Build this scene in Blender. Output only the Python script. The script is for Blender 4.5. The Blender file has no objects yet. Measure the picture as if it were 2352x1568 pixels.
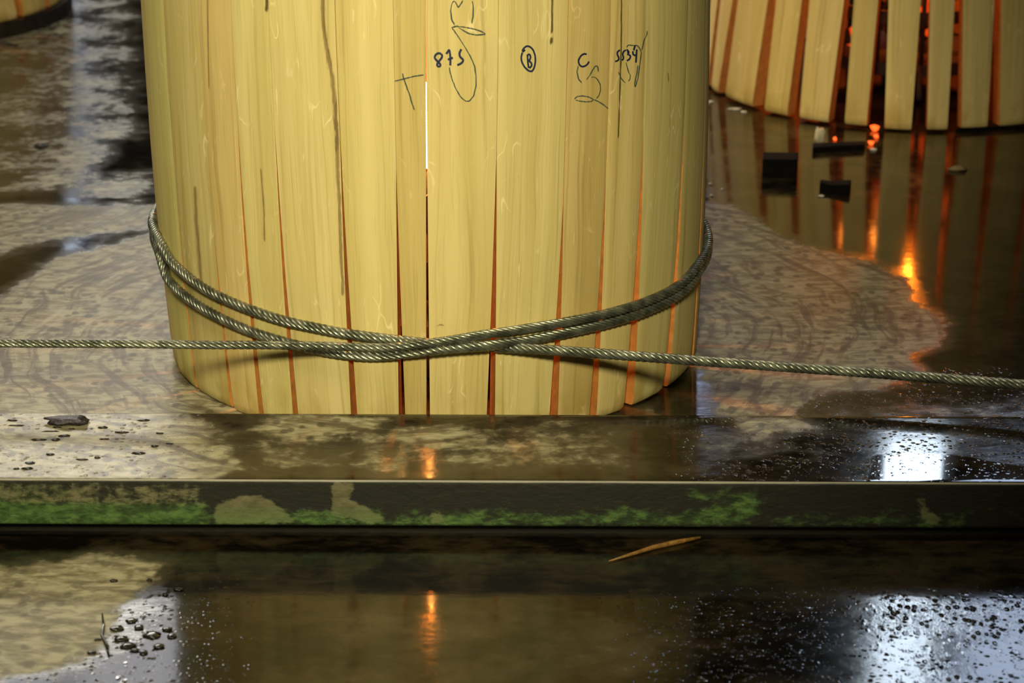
import bpy, bmesh, math, random
import numpy as np
from mathutils import Vector, noise as mnoise
random.seed(7); rng = np.random.default_rng(7)
PI = math.pi
S = bpy.context.scene
COL = S.collection

# ------------------------------------------------------------------ camera
F = 5400.0                      # focal length in pixels of the 2352 wide frame
P = math.radians(20.0)
CAM = np.array([0.0, -2.79, 1.016])
cam = bpy.data.cameras.new('camera'); cam.sensor_width = 36; cam.lens = F/2352*36
cam.dof.use_dof = True; cam.dof.focus_distance = 2.66; cam.dof.aperture_fstop = 8.0
cam.clip_start = 0.05
cobj = bpy.data.objects.new('camera', cam); COL.objects.link(cobj)
cobj.location = CAM; cobj.rotation_euler = (PI/2-P, 0, 0)
S.camera = cobj

# ------------------------------------------------------------------ view, world, lights
S.view_settings.view_transform = 'Standard'; S.view_settings.look = 'None'
S.view_settings.gamma = 1.0; S.view_settings.exposure = 0.0
S.view_settings.use_curve_mapping = False
W = bpy.data.worlds.new('world'); S.world = W; W.use_nodes = True
W.node_tree.nodes['Background'].inputs[0].default_value = (0.70, 0.62, 0.45, 1)
W.node_tree.nodes['Background'].inputs[1].default_value = 0.03

def aim(o, p):
    o.rotation_euler = (Vector(p)-o.location).to_track_quat('-Z', 'Y').to_euler()

def spot(name, loc, target, power, color, size, blend, radius):
    l = bpy.data.lights.new(name, 'SPOT'); l.energy = power; l.color = color
    l.spot_size = math.radians(size); l.spot_blend = blend; l.shadow_soft_size = radius
    o = bpy.data.objects.new(name, l); COL.objects.link(o); o.location = loc; aim(o, target)
    return o
spot('work_lamp', (-0.06, -2.66, 1.42), (-0.22, -0.2, 0.30), 242, (1.0, 0.92, 0.57), 41, 1.0, 0.13)

def area(name, loc, target, power, color, sx, sy):
    l = bpy.data.lights.new(name, 'AREA'); l.shape = 'RECTANGLE'; l.size = sx; l.size_y = sy
    l.energy = power; l.color = color
    o = bpy.data.objects.new(name, l); COL.objects.link(o); o.location = loc; aim(o, target)
    return o
spot('added_warm_spot', (-0.75, 1.05, 1.75), (0.36, 1.20, 0.12), 70, (1.0, 0.62, 0.22), 30, 1.0, 0.12)  # added warm spot, brightens the left staves of the right barrel
area('added_fill_light', (-1.5, -0.9, 3.0), (-1.0, 0.1, 0.0), 42, (1.0, 0.88, 0.62), 1.6, 0.6)  # added fill without a visible source, lifts the mud on the left

# ------------------------------------------------------------------ pixel geometry
def ray(px, py):
    u = (px-1176)/F; v = (784-py)/F
    cp, sp = math.cos(P), math.sin(P)
    return np.array([u, cp+v*sp, -sp+v*cp])
def on_plane(px, py, z=0.0):
    d = ray(px, py); t = (z-CAM[2])/d[2]; return CAM+d*t
def on_y(px, py, y):
    d = ray(px, py); t = (y-CAM[1])/d[1]; return CAM+d*t

# ------------------------------------------------------------------ node helper
class NT:
    def __init__(s, name):
        s.m = bpy.data.materials.new(name); s.m.use_nodes = True
        s.t = s.m.node_tree; s.n = s.t.nodes; s.n.clear()
        s.out = s.n.new('ShaderNodeOutputMaterial')
        s.b = s.n.new('ShaderNodeBsdfPrincipled'); s.link(s.b.outputs[0], s.out.inputs[0])
    def link(s, a, b): s.t.links.new(a, b)
    def put(s, inp, v):
        if v is None: return
        if isinstance(v, bpy.types.NodeSocket): s.link(v, inp)
        elif isinstance(v, tuple):
            inp.default_value = v if len(v) == len(inp.default_value) else (v+(1,))[:len(inp.default_value)]
        else: inp.default_value = v
    def math(s, op, a, b=None, c=None, clamp=False):
        n = s.n.new('ShaderNodeMath'); n.operation = op; n.use_clamp = clamp
        s.put(n.inputs[0], a); s.put(n.inputs[1], b); s.put(n.inputs[2], c); return n.outputs[0]
    def mix(s, f, a, b, typ='MIX'):
        n = s.n.new('ShaderNodeMix'); n.data_type = 'RGBA'; n.blend_type = typ
        s.put(n.inputs[0], f); s.put(n.inputs[6], a); s.put(n.inputs[7], b); return n.outputs[2]
    def noise(s, vec, scale, detail=4, rough=0.55, dist=0.0):
        n = s.n.new('ShaderNodeTexNoise'); s.put(n.inputs['Vector'], vec)
        n.inputs['Scale'].default_value = scale; n.inputs['Detail'].default_value = detail
        n.inputs['Roughness'].default_value = rough; n.inputs['Distortion'].default_value = dist
        return n.outputs[0]
    def voronoi(s, vec, scale, feat='F1', rnd=1.0):
        n = s.n.new('ShaderNodeTexVoronoi'); n.feature = feat; s.put(n.inputs['Vector'], vec)
        n.inputs['Scale'].default_value = scale; n.inputs['Randomness'].default_value = rnd
        return n
    def ss(s, v, lo, hi, a=0.0, b=1.0):
        n = s.n.new('ShaderNodeMapRange'); n.interpolation_type = 'SMOOTHSTEP'
        s.put(n.inputs[0], v); n.inputs[1].default_value = lo; n.inputs[2].default_value = hi
        n.inputs[3].default_value = a; n.inputs[4].default_value = b; return n.outputs[0]
    def mapping(s, vec, scale=(1, 1, 1), loc=(0, 0, 0), rot=(0, 0, 0)):
        n = s.n.new('ShaderNodeMapping'); s.put(n.inputs[0], vec)
        n.inputs['Location'].default_value = loc; n.inputs['Scale'].default_value = scale
        n.inputs['Rotation'].default_value = rot; return n.outputs[0]
    def attr(s, name):
        n = s.n.new('ShaderNodeAttribute'); n.attribute_name = name; return n
    def coord(s, k='Object'):
        n = s.n.new('ShaderNodeTexCoord'); return n.outputs[k]
    def geo(s): return s.n.new('ShaderNodeNewGeometry')
    def bump(s, h, strength, dist, normal=None):
        n = s.n.new('ShaderNodeBump'); n.inputs['Strength'].default_value = strength
        n.inputs['Distance'].default_value = dist; s.put(n.inputs['Height'], h); s.put(n.inputs['Normal'], normal)
        return n.outputs[0]
    def set(s, **k):
        for a, v in k.items(): s.put(s.b.inputs[a.replace('_', ' ')], v)
        return s.m

def simple(name, col, rough=0.5, metal=0.0, nscale=40, var=0.35, bump=0.0):
    t = NT(name); c = t.coord()
    n = t.noise(c, nscale, 5)
    dark = tuple(x*(1-var) for x in col); lite = tuple(min(1, x*(1+var)) for x in col)
    t.set(Base_Color=t.mix(t.ss(n, .3, .7), dark, lite), Roughness=rough, Metallic=metal)
    if bump: t.set(Normal=t.bump(n, 0.6, bump))
    return t.m
def emit(name, col, strength):
    t = NT(name); t.set(Base_Color=(0.02, 0.02, 0.02)); t.b.inputs['Emission Color'].default_value = col+(1,)
    t.b.inputs['Emission Strength'].default_value = strength; return t.m

# ---- oak wood (outer face of the staves); UV is in metres, V runs up the stave
def wood_mat(name, light, mid, dark, fleck=1.0, rough=0.62, wet=0.0):
    t = NT(name)
    uv = t.attr('UVMap').outputs['Vector']
    oi = t.n.new('ShaderNodeObjectInfo')
    off = t.n.new('ShaderNodeCombineXYZ')
    t.put(off.inputs[0], t.math('MULTIPLY', oi.outputs['Random'], 7.0)); t.put(off.inputs[1], t.math('MULTIPLY', oi.outputs['Random'], 31.0))
    va = t.n.new('ShaderNodeVectorMath'); va.operation = 'ADD'; t.link(uv, va.inputs[0]); t.link(off.outputs[0], va.inputs[1])
    q = va.outputs[0]
    warp = t.noise(t.mapping(q, (14, 2.2, 1)), 1.0, 3)
    wv = t.n.new('ShaderNodeVectorMath'); wv.operation = 'SCALE'; wv.inputs[3].default_value = 1.0
    cx = t.n.new('ShaderNodeCombineXYZ'); t.put(cx.inputs[0], t.math('MULTIPLY', warp, 0.03))
    wadd = t.n.new('ShaderNodeVectorMath'); wadd.operation = 'ADD'; t.link(q, wadd.inputs[0]); t.link(cx.outputs[0], wadd.inputs[1])
    q2 = wadd.outputs[0]
    fine = t.noise(t.mapping(q2, (620, 9, 1)), 1.0, 3, 0.6)
    med = t.noise(t.mapping(q2, (170, 2.2, 1)), 1.0, 4, 0.6)
    broad = t.noise(t.mapping(q2, (38, 1.1, 1)), 1.0, 3, 0.5)
    base = t.mix(t.ss(broad, .28, .72), mid, light)
    base = t.mix(t.math('MULTIPLY', t.ss(med, .50, .74), 0.55), base, dark)
    base = t.mix(t.math('MULTIPLY', t.ss(fine, .52, .80), 0.42), base, dark)
    base = t.mix(t.math('MULTIPLY', t.ss(fine, .46, .28), 0.35), base, light)
    # medullary ray flecks: thin pale squiggles
    fn = t.noise(t.mapping(q, (62, 20, 1), rot=(0, 0, 0.25)), 1.0, 1, 0.5, 0.3)
    line = t.ss(t.math('ABSOLUTE', t.math('SUBTRACT', fn, 0.5)), 0.0, 0.026, 1.0, 0.0)
    fm = t.ss(t.noise(t.mapping(q, (26, 13, 1)), 1.0, 3), .55, .68)
    fn2 = t.noise(t.mapping(q, (150, 20, 1), rot=(0, 0, 0.12)), 1.0, 2, 0.5)
    line2 = t.math('MULTIPLY', t.ss(fn2, .66, .74), t.ss(t.noise(t.mapping(q, (9, 4, 1)), 1.0, 2), .42, .6))
    fl = t.math('MULTIPLY', t.math('MAXIMUM', t.math('MULTIPLY', line, fm), line2), 0.60*fleck)
    pale = (light[0]*1.30, light[1]*1.34, light[2]*1.75)
    base = t.mix(fl, base, pale)
    # tiny dark pores
    pore = t.ss(t.noise(t.mapping(q2, (900, 60, 1)), 1.0, 2), .70, .78)
    base = t.mix(t.math('MULTIPLY', pore, .35), base, (dark[0]*.5, dark[1]*.5, dark[2]*.5))
    # damp, yellowed foot of the stave
    sep = t.n.new('ShaderNodeSeparateXYZ'); t.link(uv, sep.inputs[0])
    foot = t.math('MULTIPLY', t.ss(sep.outputs[1], 0.075, 0.0), t.ss(t.noise(t.mapping(q, (28, 16, 1)), 1.0, 3), .42, .64))
    base = t.mix(t.math('MULTIPLY', foot, .55), base, (0.42, 0.27, 0.045))
    base = t.mix(1.0, base, oi.outputs['Color'], 'MULTIPLY')
    b = t.bump(fine, 0.25, 0.0006)
    t.set(Base_Color=base, Roughness=rough, Normal=b)
    t.b.inputs['Specular IOR Level'].default_value = 0.3
    return t.m
M = {}
M['oak'] = wood_mat('oak', (0.82, 0.67, 0.31), (0.67, 0.53, 0.205), (0.38, 0.275, 0.085))
M['oak_inner'] = simple('toasted_oak', (0.30, 0.16, 0.07), 0.8, nscale=60)
M['oak_side'] = simple('sawn_oak_edge', (0.55, 0.24, 0.055), 0.7, nscale=90, var=0.15)  # orange of the firelight in the gaps is put into this edge colour
M['iron'] = simple('sooty_iron', (0.035, 0.028, 0.024), 0.6, 0.6)
M['coal'] = simple('charcoal', (0.02, 0.015, 0.013), 0.9)
M['hoop'] = simple('galvanised_hoop', (0.30, 0.29, 0.27), 0.45, 0.9)
M['ember'] = emit('glowing_ember', (1.0, 0.10, 0.012), 2.6)
M['flame'] = emit('flame', (1.0, 0.52, 0.13), 30.0)
M['flame_low'] = emit('orange_flame', (1.0, 0.26, 0.03), 13.0)
M['ember_dull'] = emit('dull_ember', (1.0, 0.07, 0.006), 0.9)
M['ink'] = simple('blue_black_ink', (0.018, 0.026, 0.075), 0.55, nscale=300)
M['pencil'] = simple('grey_green_crayon', (0.10, 0.14, 0.10), 0.7, nscale=500, var=.5)

# ribbon material with soft broken edges
def stain_mat(name, col, dens):
    t = NT(name); a = t.attr('edge').outputs['Fac']; c = t.coord()
    n = t.noise(t.mapping(c, (500, 500, 60)), 1.0, 4)
    m = t.ss(t.math('ADD', a, t.math('MULTIPLY', t.math('SUBTRACT', n, .5), 1.3)), 0.25, 0.85)
    t.set(Base_Color=col, Roughness=0.7, Alpha=t.math('MULTIPLY', m, dens))
    return t.m
M['stain'] = stain_mat('mineral_streak', (0.30, 0.20, 0.075), 0.55)
M['stain_dark'] = stain_mat('dark_bark_pocket', (0.12, 0.085, 0.018), 0.85)
M['crayon'] = stain_mat('crayon_line', (0.05, 0.095, 0.075), 0.9)

# ------------------------------------------------------------------ objects
def link(o, parent=None):
    COL.objects.link(o)
    if parent is not None: o.parent = parent
    return o
def mesh_obj(name, verts, faces, mat, parent=None, origin=None, smooth=True):
    """one mesh object; verts in world coordinates; origin = the parent's world origin"""
    org = np.array(origin if origin is not None else (0, 0, 0), float)
    me = bpy.data.meshes.new(name)
    me.from_pydata([tuple(np.asarray(v, float)-org) for v in verts], [], [tuple(f) for f in faces])
    me.update()
    for m in (mat if isinstance(mat, (list, tuple)) else [mat]): me.materials.append(m)
    if smooth: me.polygons.foreach_set('use_smooth', [True]*len(me.polygons))
    o = bpy.data.objects.new(name, me)
    return link(o, parent)
def free_obj(name, verts, faces, mat, smooth=False):
    """a top-level one-mesh thing whose origin is at its base centre"""
    v = np.array(verts, float); org = np.array([v[:, 0].mean(), v[:, 1].mean(), v[:, 2].min()])
    o = mesh_obj(name, v, faces, mat, None, org, smooth); o.location = org
    return o
def thing(name, loc, label, cat, group=None, kind=None):
    o = bpy.data.objects.new(name, None); o.empty_display_size = 0.1; link(o); o.location = loc
    tag(o, label, cat, group, kind); return o
def tag(o, label=None, cat=None, group=None, kind=None):
    if label: o['label'] = label
    if cat: o['category'] = cat
    if group: o['group'] = group
    if kind: o['kind'] = kind
    return o
def sharp(o, ang=35):
    me = o.data; bm = bmesh.new(); bm.from_mesh(me)
    for e in bm.edges:
        if len(e.link_faces) == 2 and e.calc_face_angle(0) > math.radians(ang): e.smooth = False
    bm.to_mesh(me); bm.free()
def tube_verts(pts, rad, n=8, closed=False):
    pts = np.array(pts, float); N = len(pts); vs = []; fs = []
    rad = np.broadcast_to(np.array(rad, float), (N,))
    tan = np.gradient(pts, axis=0); tan /= np.linalg.norm(tan, axis=1)[:, None]
    up = np.array([0, 0, 1.0]) if abs(tan[0][2]) < .9 else np.array([1.0, 0, 0])
    nrm = np.cross(tan[0], up); nrm /= np.linalg.norm(nrm)
    for i in range(N):
        nrm = nrm-tan[i]*nrm.dot(tan[i]); nrm /= np.linalg.norm(nrm); bi = np.cross(tan[i], nrm)
        for k in range(n):
            a = 2*PI*k/n; vs.append(pts[i]+(nrm*math.cos(a)+bi*math.sin(a))*rad[i])
    R = N if closed else N-1
    for i in range(R):
        j = (i+1) % N
        for k in range(n):
            l = (k+1) % n; fs.append((i*n+k, i*n+l, j*n+l, j*n+k))
    if not closed:
        fs.append(tuple(range(n))[::-1]); fs.append(tuple((N-1)*n+k for k in range(n)))
    return vs, fs
def chunk(center, size, seed, n=2, rough=.25):
    bm = bmesh.new(); bmesh.ops.create_icosphere(bm, subdivisions=n, radius=1)
    vs = []
    for v in bm.verts:
        d = 1+rough*mnoise.noise(v.co*1.7+Vector((seed*3.1, seed*1.7, 0)))*2
        vs.append((center[0]+v.co.x*size[0]*d, center[1]+v.co.y*size[1]*d, center[2]+v.co.z*size[2]*d))
    fs = [tuple(x.index for x in f.verts) for f in bm.faces]; bm.free(); return vs, fs

# ================================================================== SETTING
# signed distance of world XY points to a pixel polygon laid on plane z
def sd_poly(X, Y, poly, z):
    p = np.array([on_plane(a, b, z)[:2] for a, b in poly]); n = len(p)
    inside = np.zeros(X.shape, bool); dist = np.full(X.shape, 1e9)
    for i in range(n):
        a = p[i]; b = p[(i+1) % n]; e = b-a
        w = np.stack([X-a[0], Y-a[1]], -1)
        t = np.clip((w@e)/(e@e), 0, 1); d = np.linalg.norm(w-t[..., None]*e, axis=-1); dist = np.minimum(dist, d)
        c = ((a[1] > Y) != (b[1] > Y)) & (X < (b[0]-a[0])*(Y-a[1])/((b[1]-a[1])+1e-12)+a[0])
        inside ^= c
    return np.where(inside, dist, -dist)
def field(X, Y, z, polys, soft=0.05):
    out = np.zeros(X.shape)
    for item in polys:
        amp, poly = item if isinstance(item[0], (int, float)) else (1.0, item)
        s = np.clip(0.5+sd_poly(X, Y, poly, z)/(2*soft), 0, 1)*amp
        out = np.maximum(out, s)
    return out
MUD_NEAR = [[(-400, 1310), (0, 1300), (120, 1285), (210, 1272), (300, 1282), (352, 1298), (345, 1345), (290, 1400), (262, 1450), (215, 1500), (90, 1545), (-400, 1620)],
            (0.36, [(640, 1390), (820, 1370), (1000, 1380), (1300, 1375), (1560, 1400), (1620, 1480), (1500, 1600), (700, 1620)]),
            (0.50, [(600, 1520), (660, 1515), (670, 1600), (560, 1620)]),
            (0.22, [(380, 1270), (900, 1250), (900, 1330), (420, 1340)])]
MUD_PLATE = [[(-600, 740), (0, 690), (60, 640), (130, 590), (240, 565), (330, 535), (420, 520), (520, 700), (430, 800), (470, 880), (620, 1000), (-600, 1000)],
             [(1560, 470), (1690, 468), (1760, 530), (1840, 560), (1900, 572), (1960, 590), (2030, 622), (2080, 640), (2110, 690), (2150, 712), (2168, 760), (2150, 800), (2090, 820), (2120, 850), (2050, 880), (1960, 892), (1870, 905), (1835, 950), (1830, 1000), (1650, 1000), (1640, 900), (1560, 800)],
             (0.62, [(-600, 455), (420, 455), (420, 530), (150, 560), (0, 600), (-600, 660)]),
             (0.45, [(1600, 930), (2400, 900), (2500, 1000), (1600, 1000)]),
             (0.42, [(600, 900), (1600, 900), (1600, 1000), (600, 1000)])]
MUD_BEAM = [(0.95, [(-600, 930), (400, 930), (520, 1000), (560, 1060), (470, 1130), (-600, 1130)]),
            (0.80, [(600, 940), (960, 940), (880, 1000), (700, 1015), (560, 990)]),
            (0.9, [(1670, 950), (1850, 950), (1880, 985), (1760, 1008), (1690, 1000)]),
            (0.50, [(500, 950), (1500, 950), (1560, 1110), (500, 1110)]),
            (0.45, [(1500, 960), (1760, 960), (1980, 1050), (1650, 1080), (1500, 1110)])]
MUD_FAR = [(0.50, [(-600, -60), (340, -60), (360, 300), (200, 456), (-600, 470)]),
           (0.30, [(1560, 220), (2150, 330), (2200, 470), (1560, 470)]),
           (0.50, [(150, 380), (400, 380), (400, 470), (100, 470)])]
DROPS = [[(1930, 1420), (1990, 1350), (2400, 1340), (2600, 1700), (2080, 1700)],
         (.5, [(1500, 1420), (1760, 1350), (2400, 1340), (2600, 1700), (1500, 1700)]),
         (.8, [(120, 1570), (230, 1440), (400, 1350), (440, 1480), (500, 1700), (50, 1700)])]
DROPS_BEAM = [[(1940, 985), (2600, 985), (2600, 1130), (1900, 1130)], (.55, [(1600, 960), (2600, 960), (2600, 1130), (1600, 1130)]), (.6, [(-500, 950), (440, 950), (440, 1130), (-500, 1130)])]
PUDDLE = [[(2010, 1045), (2190, 1045), (2400, 1080), (2400, 1130), (1990, 1130)]]

def floor_mat():
    t = NT('wet_dark_floor'); c = t.coord('Object')
    pos = t.geo().outputs['Position']
    mud = t.attr('mud').outputs['Fac']; drops = t.attr('drops').outputs['Fac']; pud = t.attr('puddle').outputs['Fac']
    sheen = t.attr('sheen').outputs['Fac']
    # swept streaks follow circles round the standing barrel
    sx = t.n.new('ShaderNodeSeparateXYZ'); t.link(t.mapping(pos, loc=(0.10, -0.02, 0)), sx.inputs[0])
    wob = t.noise(pos, 3.5, 2)
    rr = t.math('ADD', t.math('SQRT', t.math('ADD', t.math('MULTIPLY', sx.outputs[0], sx.outputs[0]), t.math('MULTIPLY', sx.outputs[1], sx.outputs[1]))), t.math('MULTIPLY', wob, 0.16))
    th = t.math('ARCTAN2', sx.outputs[1], sx.outputs[0])
    pv = t.n.new('ShaderNodeCombineXYZ'); t.put(pv.inputs[0], t.math('MULTIPLY', rr, 55.0)); t.put(pv.inputs[1], t.math('MULTIPLY', th, 3.2))
    swirl = t.noise(pv.outputs[0], 1.0, 5, .6, .3)
    n1 = t.noise(pos, 9.0, 6, .62, .4); n2 = t.noise(pos, 45.0, 5, .6)
    n3 = t.noise(t.mapping(pos, (30, 70, 30)), 1.0, 5, .65, .5)
    edge = t.math('ADD', mud, t.math('ADD', t.math('MULTIPLY', t.math('SUBTRACT', n1, .5), .62), t.math('MULTIPLY', t.math('SUBTRACT', n2, .5), .35)))
    mask = t.ss(edge, 0.44, 0.60)
    thin = t.math('MULTIPLY', t.ss(edge, 0.22, 0.5), .75)
    mudc = t.mix(t.ss(n3, .38, .62), (0.19, 0.165, 0.095), (0.43, 0.39, 0.255))
    mudc = t.mix(t.math('MULTIPLY', t.ss(swirl, .49, .62), t.ss(sheen, 0, .5, .30, .72)), mudc, (0.085, 0.063, 0.038))
    mudc = t.mix(t.math('MULTIPLY', t.ss(swirl, .42, .30), .5), mudc, (0.52, 0.48, 0.36))
    # freckles washed out of the film
    vo = t.voronoi(t.mapping(pos, (62, 46, 42), rot=(0, 0, .3)), 1.0)
    fr = t.math('MULTIPLY', t.ss(t.math('ADD', vo.outputs['Distance'], t.math('MULTIPLY', n2, .5)), .66, .48), t.ss(n1, .40, .52))
    mudc = t.mix(t.math('MULTIPLY', fr, t.ss(sheen, 0, .5, .45, .68)), mudc, (0.06, 0.05, 0.03))
    wet = t.mix(t.ss(t.math('ADD', t.math('MULTIPLY', n1, .6), t.math('MULTIPLY', n3, .4)), .42, .62), (0.004, 0.003, 0.002), (0.030, 0.021, 0.010))
    col = t.mix(thin, wet, t.mix(swirl, (0.020, 0.016, 0.010), (0.105, 0.085, 0.050)))
    col = t.mix(mask, col, mudc)
    # droplets and beads of water
    v1 = t.voronoi(pos, 130.0); v2 = t.voronoi(pos, 300.0); v3 = t.voronoi(t.mapping(pos, (150, 85, 60), rot=(0, 0, .5)), 1.0)
    d1 = t.math('MULTIPLY', t.ss(v1.outputs['Distance'], .34, .08), t.ss(t.noise(pos, 40.0, 2), .47, .56))
    d2 = t.math('MULTIPLY', t.ss(v2.outputs['Distance'], .30, .08), t.ss(t.noise(pos, 90.0, 2), .50, .60))
    d3 = t.math('MULTIPLY', t.ss(v3.outputs['Distance'], .45, .08), t.ss(t.noise(pos, 30.0, 2), .42, .56))
    rip = t.noise(t.mapping(pos, (150, 75, 80), rot=(0, 0, .45)), 1.0, 3, .6, .6)
    hr = t.ss(t.noise(pos, 5.5, 2), .30, .55)
    h = t.math('MULTIPLY', t.math('ADD', t.math('ADD', t.math('MULTIPLY', d1, 1.6), t.math('MULTIPLY', d2, .7)), t.math('MULTIPLY', t.math('ADD', t.math('MULTIPLY', rip, .8), t.math('MULTIPLY', d3, 2.6)), t.math('MULTIPLY', t.math('MULTIPLY', hr, .6), t.math('MULTIPLY', t.ss(drops, .55, .85), t.ss(sheen, .9, .4))))), drops)
    h = t.math('ADD', h, t.math('MULTIPLY', t.math('SUBTRACT', n2, .5), t.math('MULTIPLY', mask, .45)))
    calm = t.ss(pud, .3, .6, 1.0, 0.03)
    b = t.bump(t.math('MULTIPLY', h, calm), 0.5, 0.0020)
    fm_ = t.math('MULTIPLY', calm, t.ss(edge, .1, .6, .22, 1.0))
    b = t.bump(t.math('MULTIPLY', t.math('SUBTRACT', n3, .5), fm_), 0.5, 0.0007, b)
    b = t.bump(t.math('MULTIPLY', t.math('SUBTRACT', n1, .5), fm_), 0.5, 0.0008, b)
    mr = t.math('SUBTRACT', .42, t.math('MULTIPLY', sheen, .24))
    rough = t.math('ADD', t.math('ADD', t.math('ADD', t.math('MULTIPLY', mask, mr), t.math('MULTIPLY', thin, .13)), .035), t.math('MULTIPLY', t.math('MULTIPLY', n2, .10), calm))
    rough = t.math('MAXIMUM', .03, t.math('SUBTRACT', rough, t.math('MULTIPLY', pud, .02)))
    t.set(Base_Color=col, Roughness=rough, Normal=b)
    t.b.inputs['IOR'].default_value = 1.42
    return t.m
M['floor'] = floor_mat()

def attr(me, name, vals):
    a = me.attributes.new(name, 'FLOAT', 'POINT'); a.data.foreach_set('value', np.asarray(vals, np.float32).ravel())

def slab(name, x0, x1, y0, y1, z, nx, ny, mud, drops, thick, parent, sheen=0.0):
    xs = np.linspace(x0, x1, nx); ys = np.linspace(y0, y1, ny)
    X, Y = np.meshgrid(xs, ys, indexing='ij')
    V = [(x, y, z) for x, y in zip(X.ravel(), Y.ravel())]; Fc = []
    for i in range(nx-1):
        for j in range(ny-1): Fc.append((i*ny+j, (i+1)*ny+j, (i+1)*ny+j+1, i*ny+j+1))
    base = len(V)
    V += [(x0, y0, z-thick), (x1, y0, z-thick), (x1, y1, z-thick), (x0, y1, z-thick)]
    # sides
    Fc.append(tuple([base, base+1]+[i*ny for i in range(nx-1, -1, -1)]))
    Fc.append(tuple([base+2, base+3]+[i*ny+ny-1 for i in range(nx)]))
    Fc.append(tuple([base+1, base+2]+[(nx-1)*ny+j for j in range(ny-1, -1, -1)]))
    Fc.append(tuple([base+3, base]+[j for j in range(ny)]))
    Fc.append((base+3, base+2, base+1, base))
    o = mesh_obj(name, V, Fc, M['floor'], parent, smooth=False)
    pad = lambda a: np.concatenate([a.ravel(), np.zeros(4)])
    attr(o.data, 'mud', pad(field(X, Y, z, mud))); attr(o.data, 'drops', pad(field(X, Y, z, drops, .08)) if drops else np.zeros(len(V)))
    attr(o.data, 'puddle', np.zeros(len(V))); attr(o.data, 'sheen', np.full(len(V), sheen))
    return o
floor = mesh_obj('floor', [(-5, -5, -.06), (5, -5, -.06), (5, 4.6, -.06), (-5, 4.6, -.06)], [(0, 1, 2, 3)], simple('subfloor', (.03, .025, .02), .7), smooth=False)
tag(floor, 'dark wet factory floor with dried pale mud', kind='structure')
YB0 = CAM[1]+2.198; YB1 = CAM[1]+2.382        # front and back edge of the kerb beam
slab('floor_slab', -1.4, 1.4, -1.35, YB0+.06, 0.0, 280, 85, MUD_NEAR, DROPS, .06, floor)
slab('floor_slab', -1.6, 1.6, YB0+.0605, 0.637, 0.0, 320, 118, MUD_PLATE, [(.35, DROPS[0])]+[(.5, [(1850, 880), (2600, 880), (2600, 1000), (1850, 1000)])], .06, floor, .6)
o3 = slab('floor_slab', -5, 5, 0.640, 4.6, -0.003, 400, 160, MUD_FAR, None, .05, floor, .8)
slab('floor_slab', -5, 5, -5, -1.353, 0.0, 4, 4, [], None, .06, floor)
for sx in (-1, 1):
    a, b = (-5, -1.603) if sx < 0 else (1.603, 5)
    slab('floor_slab', a, b, -1.353, 0.637, 0.0, 6, 6, [], None, .06, floor)

# ---- kerb beam with algae on its front
def beam_front_mat():
    t = NT('algae_grown_steel'); pos = t.geo().outputs['Position']
    sx = t.n.new('ShaderNodeSeparateXYZ'); t.link(pos, sx.inputs[0]); X, Z = sx.outputs[0], sx.outputs[2]
    n1 = t.noise(t.mapping(pos, (7, 7, 30)), 1.0, 6, .65, .5); n2 = t.noise(t.mapping(pos, (60, 60, 130)), 1.0, 5, .7, .3)
    n3 = t.noise(t.mapping(pos, (120, 120, 60)), 1.0, 4, .7)
    alg = t.attr('algae').outputs['Fac']; dry = t.attr('dry').outputs['Fac']
    hz = t.ss(Z, .046, .018)
    am = t.ss(t.math('ADD', alg, t.math('ADD', t.math('MULTIPLY', t.math('SUBTRACT', n1, .5), .9), t.math('MULTIPLY', t.math('SUBTRACT', n2, .5), 1.3))), .36, 1.0)
    dk = t.mix(n2, (0.010, 0.010, 0.007), (0.024, 0.023, 0.015))
    green = t.mix(t.ss(n2, .35, .7), (0.028, 0.060, 0.012), (0.115, 0.215, 0.055))
    drym = t.ss(t.math('ADD', dry, t.math('ADD', t.math('MULTIPLY', t.math('SUBTRACT', n3, .5), .5), t.math('MULTIPLY', t.math('SUBTRACT', n2, .5), 1.1))), .36, .66)
    dryc = t.mix(t.math('MULTIPLY', hz, .65), t.mix(t.ss(n2, .3, .7), (0.10, 0.088, 0.042), (0.20, 0.18, 0.095)), (0.13, 0.20, 0.065))
    col = t.mix(am, dk, green); col = t.mix(t.math('MULTIPLY', drym, .9), col, dryc)
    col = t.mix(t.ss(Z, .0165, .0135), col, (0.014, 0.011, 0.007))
    worn = t.ss(t.math('ADD', Z, t.math('MULTIPLY', t.math('SUBTRACT', n1, .5), .0018)), .0628, .0640)
    col = t.mix(t.math('MULTIPLY', worn, .8), col, (0.42, 0.39, 0.31))
    t.set(Base_Color=col, Roughness=0.55, Normal=t.bump(n2, .7, .0012)); return t.m
M['beam_front'] = beam_front_mat()
ZB = 0.065; YAW = -0.0107
beam_root = thing('kerb_beam', (0, (YB0+YB1)/2, 0), 'long low wet metal beam with green algae on its front face', 'beam')
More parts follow.
